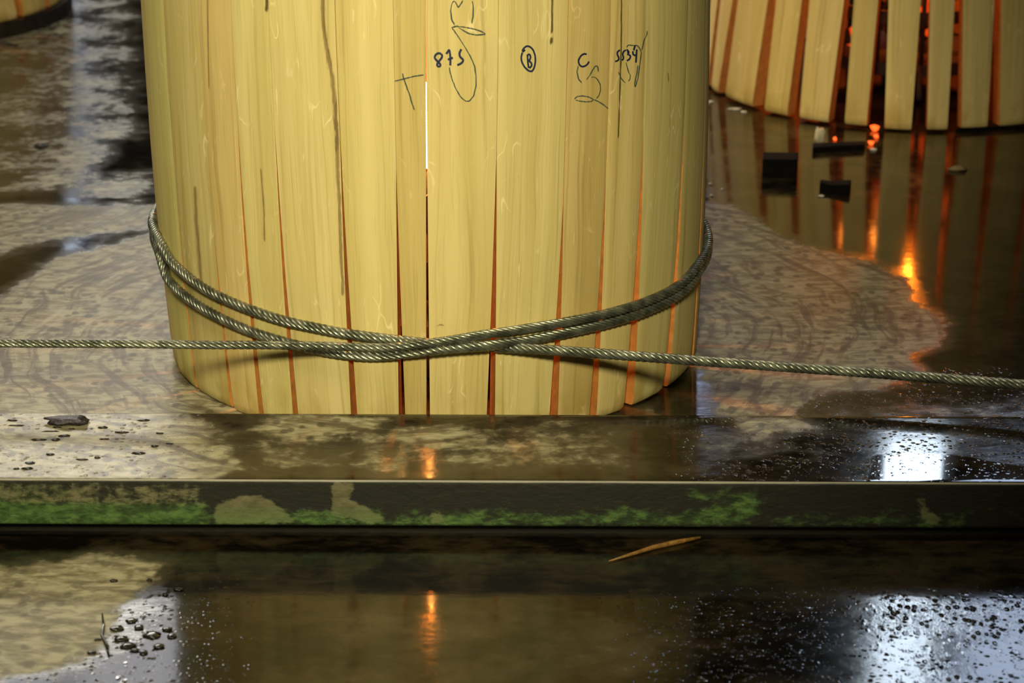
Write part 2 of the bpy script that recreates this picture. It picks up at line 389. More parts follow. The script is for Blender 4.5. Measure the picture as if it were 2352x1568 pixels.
def build_beam():
    r = .003; xs = np.concatenate([[-4.2], np.linspace(-1.35, 1.35, 361), [4.2]])
    prof = [(YB0+.016, 0.0), (YB0+.016, .0125), (YB0+.004, .0135), (YB0+.0015, .014), (YB0, .0155)]
    prof += [(YB0, z) for z in np.linspace(.018, ZB-r, 18)]
    prof += [(YB0+r-r*math.cos(a), ZB-r+r*math.sin(a)) for a in (PI/8, PI/4, 3*PI/8)]
    ntop0 = len(prof)
    prof += [(y, ZB) for y in np.linspace(YB0+r, YB1-r, 30)]
    ntop1 = len(prof)
    prof += [(YB1-r+r*math.sin(a), ZB-r+r*math.cos(a)) for a in (PI/8, PI/4, 3*PI/8)]
    prof += [(YB1, ZB-r), (YB1, 0.0)]
    n = len(prof); V = []; 
    for x in xs:
        for (y, z) in prof: V.append((x, y+YAW*x, z))
    V = np.array(V)
    def part(name, a, b, mat):
        Fc = []; k = b-a+1
        vs = np.concatenate([V[i*n+a:i*n+b+1] for i in range(len(xs))])
        for i in range(len(xs)-1):
            for j in range(k-1): Fc.append((i*k+j, (i+1)*k+j, (i+1)*k+j+1, i*k+j+1))
        return mesh_obj(name, vs, Fc, mat, beam_root, beam_root.location), vs
    # inner thickness comes from the closed profile: front web, top flange, back web
    o, vs = part('front_web', 0, ntop0, M['beam_front'])
    X = vs[:, 0]; Z = vs[:, 2]
    # pixel polygons on the front plane
    def fpoly(poly, soft=.006):
        q = [(on_y(a, b, YB0)[0], on_y(a, b, YB0)[2]) for a, b in poly]
        p = np.array(q); inside = np.zeros(X.shape, bool); dist = np.full(X.shape, 1e9)
        for i in range(len(p)):
            A = p[i]; B = p[(i+1) % len(p)]; e = B-A; w = np.stack([X-A[0], Z-A[1]], -1)
            tt = np.clip((w@e)/(e@e+1e-12), 0, 1); dist = np.minimum(dist, np.linalg.norm(w-tt[:, None]*e, axis=1))
            inside ^= ((A[1] > Z) != (B[1] > Z)) & (X < (B[0]-A[0])*(Z-A[1])/((B[1]-A[1])+1e-12)+A[0])
        return np.clip(.5+np.where(inside, dist, -dist)/(2*soft), 0, 1)
    alg = np.zeros(X.shape)
    for amp, pl in [(1.0, [(-500, 1150), (0, 1148), (200, 1155), (470, 1150), (480, 1225), (-500, 1225)]),
                    (.55, [(-500, 1110), (120, 1110), (480, 1120), (480, 1225), (-500, 1225)]),
                    (.75, [(470, 1165), (880, 1165), (900, 1220), (470, 1222)]), (.62, [(880, 1178), (1180, 1160), (1180, 1220), (880, 1222)]),
                    (.85, [(1020, 1170), (1160, 1165), (1300, 1175), (1420, 1160), (1560, 1172), (1680, 1140), (1740, 1130), (1760, 1185), (1700, 1212), (1040, 1212)]),
                    (.55, [(1560, 1120), (1740, 1118), (1760, 1160), (1560, 1160)]), (.62, [(1760, 1170), (2240, 1165), (2200, 1218), (1760, 1218)]), (.35, [(2240, 1150), (2900, 1150), (2900, 1220), (2240, 1220)])]:
        alg = np.maximum(alg, amp*fpoly(pl, .010))
    dry = np.zeros(X.shape)
    for amp, pl in [(.9, [(490, 1178), (505, 1152), (525, 1150), (545, 1139), (560, 1146), (585, 1138), (605, 1140), (622, 1150), (640, 1166), (655, 1170), (685, 1206), (490, 1208)]),
                    (1.0, [(762, 1108), (812, 1110), (812, 1130), (800, 1150), (830, 1160), (885, 1195), (860, 1205), (790, 1190), (760, 1180)]),
                    (.8, [(988, 1178), (1015, 1172), (1025, 1205), (990, 1205)]), (.8, [(2098, 1135), (2125, 1140), (2135, 1170), (2165, 1185), (2160, 1200), (2120, 1198)]),
                    (.50, [(-500, 1108), (460, 1112), (480, 1170), (-500, 1160)])]:
        dry = np.maximum(dry, amp*fpoly(pl, .005))
    attr(o.data, 'algae', alg); attr(o.data, 'dry', dry)
    o, vs = part('top_flange', ntop0-1, ntop1, M['floor'])
    attr(o.data, 'mud', field(vs[:, 0], vs[:, 1], ZB, MUD_BEAM)); attr(o.data, 'drops', field(vs[:, 0], vs[:, 1], ZB, DROPS_BEAM, .05)); attr(o.data, 'puddle', field(vs[:, 0], vs[:, 1], ZB, PUDDLE, .012)); attr(o.data, 'sheen', np.ones(len(vs)))
    part('back_web', ntop1-1, n-1, M['beam_front'])
build_beam()

# ---- hall walls and windows (seen as reflections in the wet floor)
wallm = simple('dim_hall_wall', (0.035, 0.03, 0.022), .8, nscale=3)
def box_verts(x0, x1, y0, y1, z0, z1):
    V = [(x0, y0, z0), (x1, y0, z0), (x1, y1, z0), (x0, y1, z0), (x0, y0, z1), (x1, y0, z1), (x1, y1, z1), (x0, y1, z1)]
    return V, [(0, 3, 2, 1), (4, 5, 6, 7), (0, 1, 5, 4), (1, 2, 6, 5), (2, 3, 7, 6), (3, 0, 4, 7)]
def structure(name, x0, x1, y0, y1, z0, z1, mat, parent=None):
    o = mesh_obj(name, *box_verts(x0, x1, y0, y1, z0, z1), mat, parent, smooth=False)
    if parent is None: tag(o, kind='structure')
    return o
structure('wall_back', -5, 5, 4.6, 4.75, -.06, 5.2, wallm)
structure('wall_left', -5.15, -5, -5, 4.75, -.06, 5.2, wallm)
structure('wall_right', 5, 5.15, -5, 4.75, -.06, 5.2, wallm)
structure('ceiling', -5.15, 5.15, -5, 4.75, 5.2, 5.35, wallm)
frame = simple('window_frame_paint', (.12, .12, .12), .6)
def window(i, x0, x1, z0, z1, col, st, nx=1, nz=1):
    o = structure('window_%d' % i, x0-.05, x1+.05, 4.57, 4.6, z0-.05, z1+.05, frame)
    gm = emit('daylight_pane_%d' % i, col, st)
    wx = (x1-x0)/nx; wz = (z1-z0)/nz; g = .02
    for a in range(nx):
        for b in range(nz):
            p = mesh_obj('pane', *box_verts(x0+a*wx+g*(a > 0), x0+(a+1)*wx-g*(a < nx-1), 4.55, 4.569, z0+b*wz+g*(b > 0), z0+(b+1)*wz-g*(b < nz-1)), gm, o, smooth=False)
window(1, 1.265, 1.455, 2.06, 3.3, (.72, .86, 1.0), 13.0)
window(2, 1.58, 2.45, 2.34, 3.3, (.60, .74, 1.0), 6.0, 3, 1)
window(3, -3.2, -0.75, 1.98, 2.50, (1.0, .95, .84), 18.0, 3, 1)
window(7, -3.2, -0.75, 2.62, 3.4, (.94, .95, 1.0), 3.0, 3, 1)
window(4, -2.4, -1.43, 0.25, 1.5, (.75, .84, 1.0), 3.4)
window(5, 0.1, 0.66, 1.45, 1.95, (.66, .72, 1.0), 3.2)
window(6, 0.9, 2.6, 1.66, 1.90, (.55, .60, 1.0), .9)

# ================================================================== BARRELS
def make_profile(pts):
    z, r = zip(*pts); return lambda q: float(np.interp(q, z, r))
def barrel_hit(px, py, cx, cy, prof, lean=(0, 0), off=0.0):
    """first hit of a pixel ray with the barrel's surface of revolution (or the nearest approach)"""
    d = ray(px, py); d = d/np.linalg.norm(d)
    ts = np.arange(1.8, 6.0, .002); pts = CAM+ts[:, None]*d
    R = np.hypot(pts[:, 0]-(cx+lean[0]*pts[:, 2]), pts[:, 1]-(cy+lean[1]*pts[:, 2]))
    zz = pts[:, 2]; rr = np.array([prof(q) for q in zz[::10]]); rr = np.interp(np.arange(len(zz)), np.arange(len(zz))[::10], rr)+off
    g = R-rr; idx = np.where(g < 0)[0]
    if len(idx) and idx[0] > 0:
        i = idx[0]; f = g[i-1]/(g[i-1]-g[i]); p = pts[i-1]*(1-f)+pts[i]*f
    else:
        p = pts[np.argmin(g)]
    return p
class Barrel:
    def __init__(s, name, cx, cy, prof, H, lean=(0, 0), z0=0.0):
        s.cx, s.cy, s.prof, s.H, s.lean, s.z0 = cx, cy, prof, H, lean, z0
        s.root = None; s.seams = []
    def axis(s, z): return (s.cx+s.lean[0]*z, s.cy+s.lean[1]*z)
    def pt(s, th, z, dr=0.0, tang=0.0):
        ax, ay = s.axis(z); r = s.prof(z)+dr
        # th = 0 faces the camera side (-Y), grows to +X
        return np.array([ax+r*math.sin(th)+tang*math.cos(th), ay-r*math.cos(th)+tang*math.sin(th), z+s.z0])
    def theta(s, p):
        ax, ay = s.axis(p[2]); return math.atan2(p[0]-ax, -(p[1]-ay))
    def seam_px(s, pts, w, zc):
        z, t = [], []
        for a, b in pts:
            p = barrel_hit(a, b, s.cx, s.cy, lambda q: s.prof(q-s.z0), s.lean); z.append(p[2]); t.append(s.theta(p))
        o = np.argsort(z); z = np.array(z)[o]; t = np.array(t)[o]
        # straight seam in plan: linear fit, flat above the last sample
        k = np.polyfit(z, t, 1 if len(z) > 1 else 0)
        zt = z.max()
        s.seams.append((float(np.mean(t)), (lambda q, k=k, zt=zt: float(np.polyval(k, min(q, zt)))), w, zc))
    def fill(s, n_back, w, zc):
        s.seams.sort(key=lambda e: e[0])
        a = s.seams[-1][0]; b = s.seams[0][0]+2*PI
        for i in range(1, n_back+1):
            t = a+(b-a)*(i+random.uniform(-.18, .18))/(n_back+1)
            s.seams.append((t, (lambda q, t=t: t), w*random.uniform(.8, 1.2), zc))
    def width(s, sm, z):
        return max(sm[2]*(1-z/sm[3]), .00035)
    def build(s, tints, nz=46, nu=9, thick=.026, rise=.003):
        n = len(s.seams)
        s.staves = []
        for i in range(n):
            A = s.seams[i]; B = s.seams[(i+1) % n]; wrap = 2*PI if i == n-1 else 0
            zb = random.uniform(0, rise); dr0 = random.uniform(-.0008, .0008); tilt = random.uniform(-.0007, .0007)
            zs = np.concatenate([[zb, zb+.004, zb+.012], np.linspace(zb+.03, s.H, nz)])
            V = []; UV = []; mats = []; Fc = []
            tm = (A[0]+B[0]+wrap)/2; L = 2*nu+2
            for zi, z in enumerate(zs):
                r = s.prof(z); ta = A[1](z)+s.width(A, z)/2/r; tb = B[1](z)+wrap-s.width(B, z)/2/r
                ch = .0035 if zi == 0 else (.0008 if zi == 1 else 0)
                for k in range(nu):
                    f = k/(nu-1); th = ta+(tb-ta)*f
                    e = min(f, 1-f)*(tb-ta)*r
                    dr = dr0+tilt*(2*f-1)-ch-(.0007 if e < 1e-6 else 0)
                    V.append(s.pt(th, z, dr)); UV.append(((f-.5)*(tb-ta)*r, z))
                for k in range(nu):
                    f = 1-k/(nu-1); rin = r-thick
                    tai = A[1](z)+s.width(A, z)/2/r; tbi = B[1](z)+wrap-s.width(B, z)/2/r
                    V.append(s.pt(tai+(tbi-tai)*f, z, -thick)); UV.append(((f-.5)*(tb-ta)*r, z))
            m = 2*nu
            for zi in range(len(zs)-1):
                for k in range(m):
                    l = (k+1) % m
                    Fc.append((zi*m+k, zi*m+l, (zi+1)*m+l, (zi+1)*m+k))
                    mats.append(0 if k < nu-1 else (2 if k in (nu-1, m-1) else 1))
            Fc.append(tuple(range(m-1, -1, -1))); mats.append(2)
            Fc.append(tuple((len(zs)-1)*m+k for k in range(m))); mats.append(2)
            o = mesh_obj('stave', V, Fc, [M['oak'], M['oak_inner'], M['oak_side']], s.root, s.root.location)
            o.data.polygons.foreach_set('material_index', mats)
            uvl = o.data.uv_layers.new(name='UVMap'); li = [l.vertex_index for l in o.data.loops]
            U = np.array(UV)[li]; uvl.data.foreach_set('uv', U.astype(np.float32).ravel())
            sharp(o, 40)
            o.color = tuple(tints(i, tm))+(1,)
            s.staves.append(((A[0], B[0]+wrap), o))
    def stave_at(s, th):
        for (a, b), o in s.staves:
            for k in (-2*PI, 0, 2*PI):
                if a <= th+k <= b: return o
        return s.staves[0][1]
    def hoop(s, z0, z1, mat):
        n = 96; V = []; Fc = []
        for k in range(n):
            th = 2*PI*k/n
            for z, dr in ((z0, .0018), (z0, .0042), (z1, .0042), (z1, .0018)): V.append(s.pt(th, z, dr))
        for k in range(n):
            l = (k+1) % n
            for j in range(4): Fc.append((k*4+j, l*4+j, l*4+(j+1) % 4, k*4+(j+1) % 4))
        o = mesh_obj('hoop', V, Fc, mat, s.root, s.root.location); sharp(o, 40)
    def ribbon(s, poly, w_px, mat, name, soft=False, dr=.0011, thinend=False):
        """a flat mark that follows the stave: poly in pixels"""
        pts = []
        P2 = np.array(poly, float)
        # smooth resample
        seg = np.concatenate([[0], np.cumsum(np.linalg.norm(np.diff(P2, axis=0), axis=1))])
        q = np.arange(0, seg[-1]+.01, 6 if thinend else 2.5)
        xs = np.interp(q, seg, P2[:, 0]); ys = np.interp(q, seg, P2[:, 1])
        if len(q) > 6:
            ker = np.array([.25, .5, .25])
            for _ in range(2 if not soft else 1):
                xs[1:-1] = np.convolve(xs, ker, 'valid'); ys[1:-1] = np.convolve(ys, ker, 'valid')
        w = np.array([w_px(t) if callable(w_px) else w_px for t in np.linspace(0, 1, len(q))])
        dx = np.gradient(xs); dy = np.gradient(ys); L = np.hypot(dx, dy)+1e-9; nx, ny = -dy/L, dx/L
        V = []; E = []; ths = []
        for i in range(len(q)):
            for k, e in ((-.5, 0), (-.25, .5), (0, 1), (.25, .5), (.5, 0)):
                p = barrel_hit(xs[i]+nx[i]*w[i]*k, ys[i]+ny[i]*w[i]*k, s.cx, s.cy, s.prof, s.lean, dr)
                V.append(p); E.append(e*(min(1, i/2+.3, (len(q)-1-i)/2+.3) if not thinend else min(1, i/2, (len(q)-1-i)/2)) if soft else 1)
            ths.append(s.theta(p))
        Fc = [(i*5+k, i*5+k+1, i*5+k+6, i*5+k+5) for i in range(len(q)-1) for k in range(4)]
        st = s.stave_at(float(np.mean(ths)))
        o = mesh_obj(name, V, Fc, mat, st, s.root.location)
        attr(o.data, 'edge', E)
        return o

H = 0.92
main_prof = make_profile([(-.1, .3255), (0, .3285), (.035, .3306), (.106, .3342), (.19, .3374), (.27, .3389), (.36, .3394), (.46, .3392), (.60, .336), (.75, .328), (.92, .314)])
B1 = Barrel('barrel', -0.0968, 0.0, main_prof, H, lean=(-0.0128, 0))
B1.root = thing('barrel', (-0.0968, 0, 0), 'large pale oak barrel in the middle, handwritten marks on its staves, wrapped by the cable', 'barrel', 'open-ended barrels standing over fires')
SEAMS = [
    ([(376, 20), (398, 420), (412, 550), (422, 645), (436, 775)], .006, .30),
    ([(455, 0), (470, 300), (483, 450), (497, 600), (515, 760), (525, 905)], .0075, .27),
    ([(530, 0), (538, 200), (550, 400), (562, 520), (573, 650), (585, 780), (596, 940)], .0065, .33),
    ([(620, 0), (628, 300), (634, 400), (639, 480), (658, 720), (681, 940)], .0065, .33),
    ([(768, 0), (780, 287), (789, 480), (802, 750), (812, 945)], .0068, .33),
    ([(904, 0), (908, 350), (911, 480), (919, 800), (924, 945)], .0070, .30),
    ([(978, 0), (979.5, 400), (982, 800), (984, 945)], .0043, .46),
    ([(1145, 0), (1142, 300), (1140, 500), (1134, 750), (1127, 945)], .0088, .31),
    ([(1304, 0), (1303, 255), (1297, 446), (1295, 480), (1282, 730), (1273, 945)], .0098, .25),
    ([(1402, 0), (1397, 255), (1390, 446), (1375, 700), (1364, 940)], .0094, .27),
    ([(1484, 0), (1481, 300), (1472, 450), (1461, 700), (1446, 912)], .0150, .31),
    ([(1582, 0), (1572, 300), (1565, 450), (1545, 700), (1536, 860)], .0150, .30),
    ([(1620, 60), (1612, 400), (1604, 590), (1592, 800)], .0125, .30)]
for p_, w_, z_ in SEAMS: B1.seam_px(p_, w_*(1.0 if w_ < .005 else 1.18), z_*1.12)
B1.fill(16, .008, .30)
TINT = [(.80, .86, .70), (.86, .86, .80), (.95, .88, .80), (.98, 1.0, .92), (1.06, 1.06, 1.05), (1.05, 1.04, .98), (.90, .84, .70), (1.08, 1.06, 1.02), (1.02, 1.02, .98), (.87, .80, .72), (1.02, .97, .92), (.95, .97, .93), (.88, .88, .85)]
def tint_main(i, tm):
    if i < 12: return TINT[i+1]
    if tm > 5.1 or tm < -1.2: return TINT[0]
    k = random.uniform(.85, 1.05); return (k, k*.98, k*.95)
B1.build(tint_main, nz=90, nu=12)
B1.hoop(.70, .74, M['hoop']); B1.hoop(.86, .905, M['hoop'])

# handwriting (pixel strokes), each a flat mark on its stave
def sA(l): return [(880+a/5.6, b/5.6) for a, b in l]
def sB(l): return [(1160+a/6.533, 60+b/6.533) for a, b in l]
ink = [sA([(745, 692), (715, 678), (675, 700), (657, 740), (700, 790), (742, 828), (735, 855), (705, 858), (687, 832), (722, 782), (760, 735), (760, 705), (740, 688)]),
       sA([(812, 692), (835, 660), (850, 632), (862, 700), (866, 780), (863, 852)]), sA([(832, 766), (870, 750), (908, 738)]),
       sA([(1005, 632), (980, 680), (985, 730), (1020, 755), (1036, 772), (1010, 812), (942, 842)])]
inkB = [sB([(300, 352), (262, 392), (262, 350), (320, 295), (370, 303), (420, 350), (450, 430), (457, 520), (440, 620), (405, 682), (350, 668), (290, 610), (252, 540), (240, 470), (262, 385)]),
        sB([(335, 430), (342, 540), (357, 638)]), sB([(332, 440), (360, 412), (385, 440), (380, 495), (350, 520), (392, 540), (406, 590), (357, 638)]),
        sB([(1225, 422), (1190, 410), (1140, 440), (1100, 510), (1110, 575), (1150, 610), (1200, 600), (1240, 570), (1262, 528)]),
        sB([(1725, 358), (1680, 388), (1688, 440), (1716, 490), (1690, 522), (1640, 532)]),
        sB([(1812, 358), (1772, 385), (1762, 430), (1785, 480), (1750, 520)]),
        sB([(1822, 350), (1856, 372), (1862, 405), (1830, 425), (1878, 432), (1885, 470), (1852, 512), (1812, 522)]), sB([(1838, 375), (1850, 395), (1836, 415)]),
        sB([(1922, 375), (1914, 420), (1940, 440), (1976, 436)]), sB([(1978, 350), (1970, 450), (1964, 548)]), sB([(1952, 285), (1928, 370)])]
crayon = [sA([(145, 1045), (265, 1015), (400, 980), (540, 960)]), sA([(250, 940), (270, 1030), (330, 1190), (370, 1320), (405, 1430)]),
          sA([(1030, 0), (965, 100), (940, 40), (915, 10), (888, 30), (868, 130), (880, 250), (925, 330)]), sA([(1145, 0), (1160, 100), (1155, 200), (1137, 315)]),
          sA([(872, 358), (940, 335), (1060, 350), (1180, 375), (1270, 405), (1320, 440), (1200, 450), (1100, 430), (1020, 385), (960, 345)])]
crayon_thin = [sA([(880, 350), (960, 460), (1050, 600), (1130, 740), (1180, 860), (1195, 980), (1195, 1100), (1165, 1230), (1110, 1300), (1060, 1300), (1000, 1250), (940, 1150), (890, 1030), (860, 920), (850, 850)]),
               sB([(1100, 590), (1080, 680), (1100, 790), (1160, 860)]), sB([(1400, 690), (1395, 610), (1360, 590), (1320, 650), (1270, 740), (1210, 820)]),
               sB([(1290, 770), (1340, 760), (1390, 800), (1430, 880), (1435, 960), (1410, 1040), (1360, 1100)]),
               sB([(1035, 1100), (1080, 1055), (1160, 1045), (1250, 1060), (1330, 1100), (1300, 1130), (1200, 1135), (1100, 1120), (1035, 1100)]),
               sB([(1330, 1100), (1400, 1130), (1480, 1180), (1552, 1240)]),
               sB([(1815, 330), (1850, 280), (1900, 290), (1990, 290), (2030, 350), (2045, 400), (2030, 520), (2005, 700), (1990, 800), (1950, 920), (1945, 860), (1980, 700), (2000, 560)]),
               sB([(2130, 60), (2130, 120), (2080, 230), (2050, 380)]), sB([(1810, 530), (1840, 650), (1880, 740), (1870, 810), (1840, 830)]), sB([(1700, 680), (1740, 780), (1810, 860)])]
for l in ink: tag(B1.ribbon(l, 4.8, M['ink'], 'ink_mark'), 'dark blue handwritten number')
for l in inkB: tag(B1.ribbon(l, 4.0, M['ink'], 'ink_mark'), 'dark blue handwritten mark')
for l in crayon: tag(B1.ribbon(l, 6.0, M['crayon'], 'crayon_mark', True), 'grey-green crayon line')
for l in crayon_thin: tag(B1.ribbon(l, 5.0, M['crayon'], 'crayon_mark', True), 'thin grey crayon line')
# dark streaks in the wood
streaks = [([(738, -500), (742, 60), (750, 110), (764, 180), (770, 260), (774, 330), (777, 420), (781, 520), (788, 690)], lambda t: 22-8*t, 'stain'),
           ([(771, 230), (773, 300), (774, 360)], 14, 'stain'), ([(740, -500), (744, 60), (754, 115), (763, 160)], 6, 'stain'),
           ([(1268, -240), (1268, 60), (1266, 85)], 9, 'stain_dark'), ([(1267, 78), (1266, 112)], 10, 'stain_dark'),
           ([(1430, -420), (1427, 100), (1424, 200), (1420, 325)], lambda t: 10-5*t, 'stain_dark'),
           ([(612, -160), (613, 10), (610, 34)], 12, 'stain_dark'), ([(476, -60), (478, 120), (480, 215)], 5, 'stain'),
           ([(447, 420), (450, 500), (458, 600), (462, 660)], 13, 'stain'), ([(1000, 752), (1012, 744), (1030, 752)], 9, 'stain'),
           ([(1534, 160), (1537, 200)], 5, 'stain'), ([(598, 380), (606, 480), (608, 560)], 8, 'stain')]
for l, w, m in streaks: B1.ribbon(l, w, M[m], 'wood_streak', True, .0009, True)

# right barrel: splayed staves with wide gaps
cR = on_plane(2080, 180, 0)
splay = make_profile([(0, .372), (.1, .3635), (.226, .352), (.4, .338), (.6, .322), (.92, .305)])
B2 = Barrel('barrel', cR[0], cR[1], splay, .70)
B2.root = thing('barrel', (cR[0], cR[1], 0), 'barrel at the upper right with wide orange-lit gaps between its splayed staves', 'barrel', 'open-ended barrels standing over fires')
G2 = [([(1688, 0), (1655, 225)], .024), ([(1773, 0), (1741, 245)], .023), ([(1850, 0), (1821, 265)], .021), ([(1950, 0), (1921, 278)], .023), ([(2029, 0), (2011, 285)], .024),
      ([(2126, 0), (2112, 287)], .021), ([(2203, 0), (2193, 284)], .019), ([(2293, 0), (2283, 278)], .018), ([(2385, 0), (2382, 262)], .020), ([(2462, 0), (2466, 235)], .02)]
for p_, w_ in G2: B2.seam_px(p_, w_*1.28, .50)
B2.fill(19, .021, .52)
def tint_b(i, tm):
    k = random.uniform(.86, 1.04); return (k, k*.98, k*random.uniform(.86, 1.0))
B2.build(tint_b, nz=24, nu=7)
B2.hoop(.50, .53, M['hoop']); B2.hoop(.65, .69, M['hoop'])

# left barrel, on a low dark ring
cL = on_plane(-262, 26, 0)
B3 = Barrel('barrel', cL[0], cL[1], splay, H, z0=.028)
B3.root = thing('barrel', (cL[0], cL[1], 0), 'barrel cut off by the upper left corner, standing on a low dark ring', 'barrel', 'open-ended barrels standing over fires')
for p_ in ([(-50, 0), (-42, 75)], [(38, 0), (50, 56)], [(107, 0), (114, 34)], [(150, -40), (156, 0)]): B3.seam_px(p_, .020, .52)
B3.fill(24, .020, .52)
B3.build(tint_b, nz=24, nu=7)
B3.hoop(.70, .74, M['hoop']); B3.hoop(.86, .905, M['hoop'])
def ring_obj(name, cx, cy, r0, r1, z0, z1, mat, parent=None, origin=None, n=72):
    V = []; Fc = []
    for k in range(n):
        a = 2*PI*k/n
        for r, z in ((r0, z0), (r1, z0), (r1, z1), (r0, z1)): V.append((cx+r*math.cos(a), cy+r*math.sin(a), z))
    for k in range(n):
        l = (k+1) % n
        for j in range(4): Fc.append((k*4+j, l*4+j, l*4+(j+1) % 4, k*4+(j+1) % 4))
    o = mesh_obj(name, V, Fc, mat, parent, origin); sharp(o, 40); return o
rg = ring_obj('base_ring', cL[0], cL[1], .335, .378, -.003, .027, M['iron']); tag(rg, 'low dark iron ring under the upper left barrel', 'ring')

# ---- fire baskets inside the barrels
def cresset(cx, cy, r, z0, z1, flames, embers, power, label, coals=26, lz=.36, ly=0.0):
    root = thing('fire_basket', (cx, cy, 0), label, 'fire basket', 'fire baskets inside the barrels')
    o = (cx, cy, 0)
    for z in (z0, (z0+z1)/2, z1):
        pts = [(cx+r*math.cos(a), cy+r*math.sin(a), z) for a in np.linspace(0, 2*PI, 41)[:-1]]
        V = []; Fc = []; n = 40
        for k in range(n):
            a = 2*PI*k/n
            for dr, dz in ((-.003, -.011), (.003, -.011), (.003, .011), (-.003, .011)): V.append((cx+(r+dr)*math.cos(a), cy+(r+dr)*math.sin(a), z+dz))
        for k in range(n):
            l = (k+1) % n
            for j in range(4): Fc.append((k*4+j, l*4+j, l*4+(j+1) % 4, k*4+(j+1) % 4))
        mesh_obj('basket_ring', V, Fc, M['iron'], root, o, smooth=False)
    for k in range(12):
        a = 2*PI*k/12; V, Fc = tube_verts([(cx+r*math.cos(a), cy+r*math.sin(a), z) for z in (z0-.005, (z0+z1)/2, z1+.012)], .0045, 6)
        mesh_obj('basket_bar', V, Fc, M['iron'], root, o)
    for k in range(3):
        a = 2*PI*k/3+.5; V, Fc = tube_verts([(cx+r*f*math.cos(a), cy+r*f*math.sin(a), z) for f, z in ((1.0, z0+.01), (1.05, z0*.5), (1.15, .002))], .007, 6)
        mesh_obj('basket_leg', V, Fc, M['iron'], root, o)
    V, Fc = box_verts(cx-.001, cx+.001, cy-.001, cy+.001, z0, z0+.002)
    n = 32; V = [(cx+r*math.cos(2*PI*k/n), cy+r*math.sin(2*PI*k/n), z) for z in (z0, z0+.006) for k in range(n)]
    Fc = [tuple(range(n))[::-1], tuple(range(n, 2*n))]+[(k, (k+1) % n, n+(k+1) % n, n+k) for k in range(n)]
    mesh_obj('grate', V, Fc, M['iron'], root, o, smooth=False)
    rs = random.Random(int(abs(cx)*1000))
    for k in range(coals):
        a = rs.uniform(0, 2*PI); q = r*.82*math.sqrt(rs.random()); z = z0+.03+rs.random()*(z1-z0-.03)
        V, Fc = chunk((cx+q*math.cos(a), cy+q*math.sin(a), z), (rs.uniform(.016, .03), rs.uniform(.016, .03), rs.uniform(.018, .034)), k, 1)
        mesh_obj('charcoal_lump', V, Fc, (M['ember'] if coals == 26 else M['ember_dull']) if k % embers == 0 else M['coal'], root, o, smooth=False)
    for (fx, fy, fz, w, h) in flames:
        bm = bmesh.new(); bmesh.ops.create_icosphere(bm, subdivisions=3, radius=1); V = []
        for v in bm.verts:
            t = (v.co.z+1)/2; ww = w*(1-t**1.6)**.7+.001
            wob = .25*w*math.sin(t*5+fx*90)
            V.append((cx+fx+v.co.x*ww+wob*t, cy+fy+v.co.y*ww, fz+t*h))
        Fc = [tuple(x.index for x in f.verts) for f in bm.faces]; bm.free()
        mesh_obj('flame', V, Fc, M['flame'] if coals == 26 else M['flame_low'], root, o)
    l = bpy.data.lights.new('fire_light', 'POINT'); l.energy = power*2.4; l.color = (1.0, .20, .012); l.shadow_soft_size = .04
    lo = bpy.data.objects.new('fire_light', l); COL.objects.link(lo); lo.parent = root; lo.location = (0, ly, lz)
    return root
cresset(-.097, .0, .115, .05, .215, [(-.002, -.105, .262, .020, .062), (-.038, -.07, .225, .022, .13), (.04, .02, .21, .03, .14), (-.01, .06, .21, .03, .12)], 9, 7.0,
        'iron fire basket glowing inside the middle barrel', lz=.34)
cresset(cR[0], cR[1], .15, .05, .235, [(-.095, -.03, .262, .016, .085), (-.03, .0, .258, .020, .095)], 5, 4.5, 'iron fire basket glowing inside the upper right barrel', 34, .40)
cresset(cL[0], cL[1], .13, .06, .235, [(.03, .03, .25, .03, .10)], 6, 2.5, 'iron fire basket inside the upper left barrel', 20, .40)

# ================================================================== CABLE
RC = .0059
def on_b(px, py, layer=0):
    return barrel_hit(px, py, B1.cx, B1.cy, B1.prof, B1.lean, RC*1.04+layer*RC*2.02)
path = []
yt = -.33-RC-.010
for a, b, y in [(-2200, 755, -.26), (-1200, 770, -.30), (-330, 783, -.335), (0, 788, -.342), (320, 790, -.350), (480, 792, -.352), (575, 792, -.353), (655, 793, -.352), (735, 794.5, -.352), (798, 796, -.353), (850, 798, -.355)]:
    path.append(on_y(a, b, y))
for a, b, L in [(905, 797, 1.35), (958, 791, 1.35), (1008, 785, 1.25), (1056, 778, 1.0), (1103, 769, .6), (1151, 763, .2), (1199, 756, 0), (1247, 748, 0), (1295, 740, 0), (1343, 731, 0), (1390, 721, 0), (1438, 708, 0), (1486, 692, 0), (1534, 671, 0), (1566, 650, 0), (1591, 624, 0)]:
    path.append(on_b(a, b, L))
def around(pA, pB, n=14, turns_z=None):
    """walk round the back from pA (right side) to pB (left side)"""
    ta, tb = B1.theta(pA), B1.theta(pB)+2*PI; out = []
    for i in range(1, n):
        f = i/n; th = ta+(tb-ta)*f; z = pA[2]*(1-f)+pB[2]*f+turns_z*math.sin(PI*f)
        out.append(B1.pt(th, z, RC*1.04))
    return out
right1 = path[-1]
Lleft = [(369, 588), (381, 634), (403, 660), (428, 682), (463, 706), (511, 732), (550, 750), (591, 766), (633, 779), (671, 790), (719, 801), (767, 810), (814, 816)]
Lp = [on_b(a, b) for a, b in Lleft]+[on_b(862, 818, .1), on_b(910, 814, .4), on_b(958, 808, .8), on_b(1010, 802, 1.0), on_b(1056, 798, 1.02), on_b(1119, 794, 1.0), on_b(1160, 789, .6), on_b(1200, 784, .25)]
Lp += [on_b(a, b) for a, b in [(1235, 778), (1272, 770), (1320, 760), (1375, 748), (1422, 735), (1470, 720), (1534, 692), (1566, 671), (1590, 646)]]
path += around(right1, Lp[0], 14, .012)+Lp
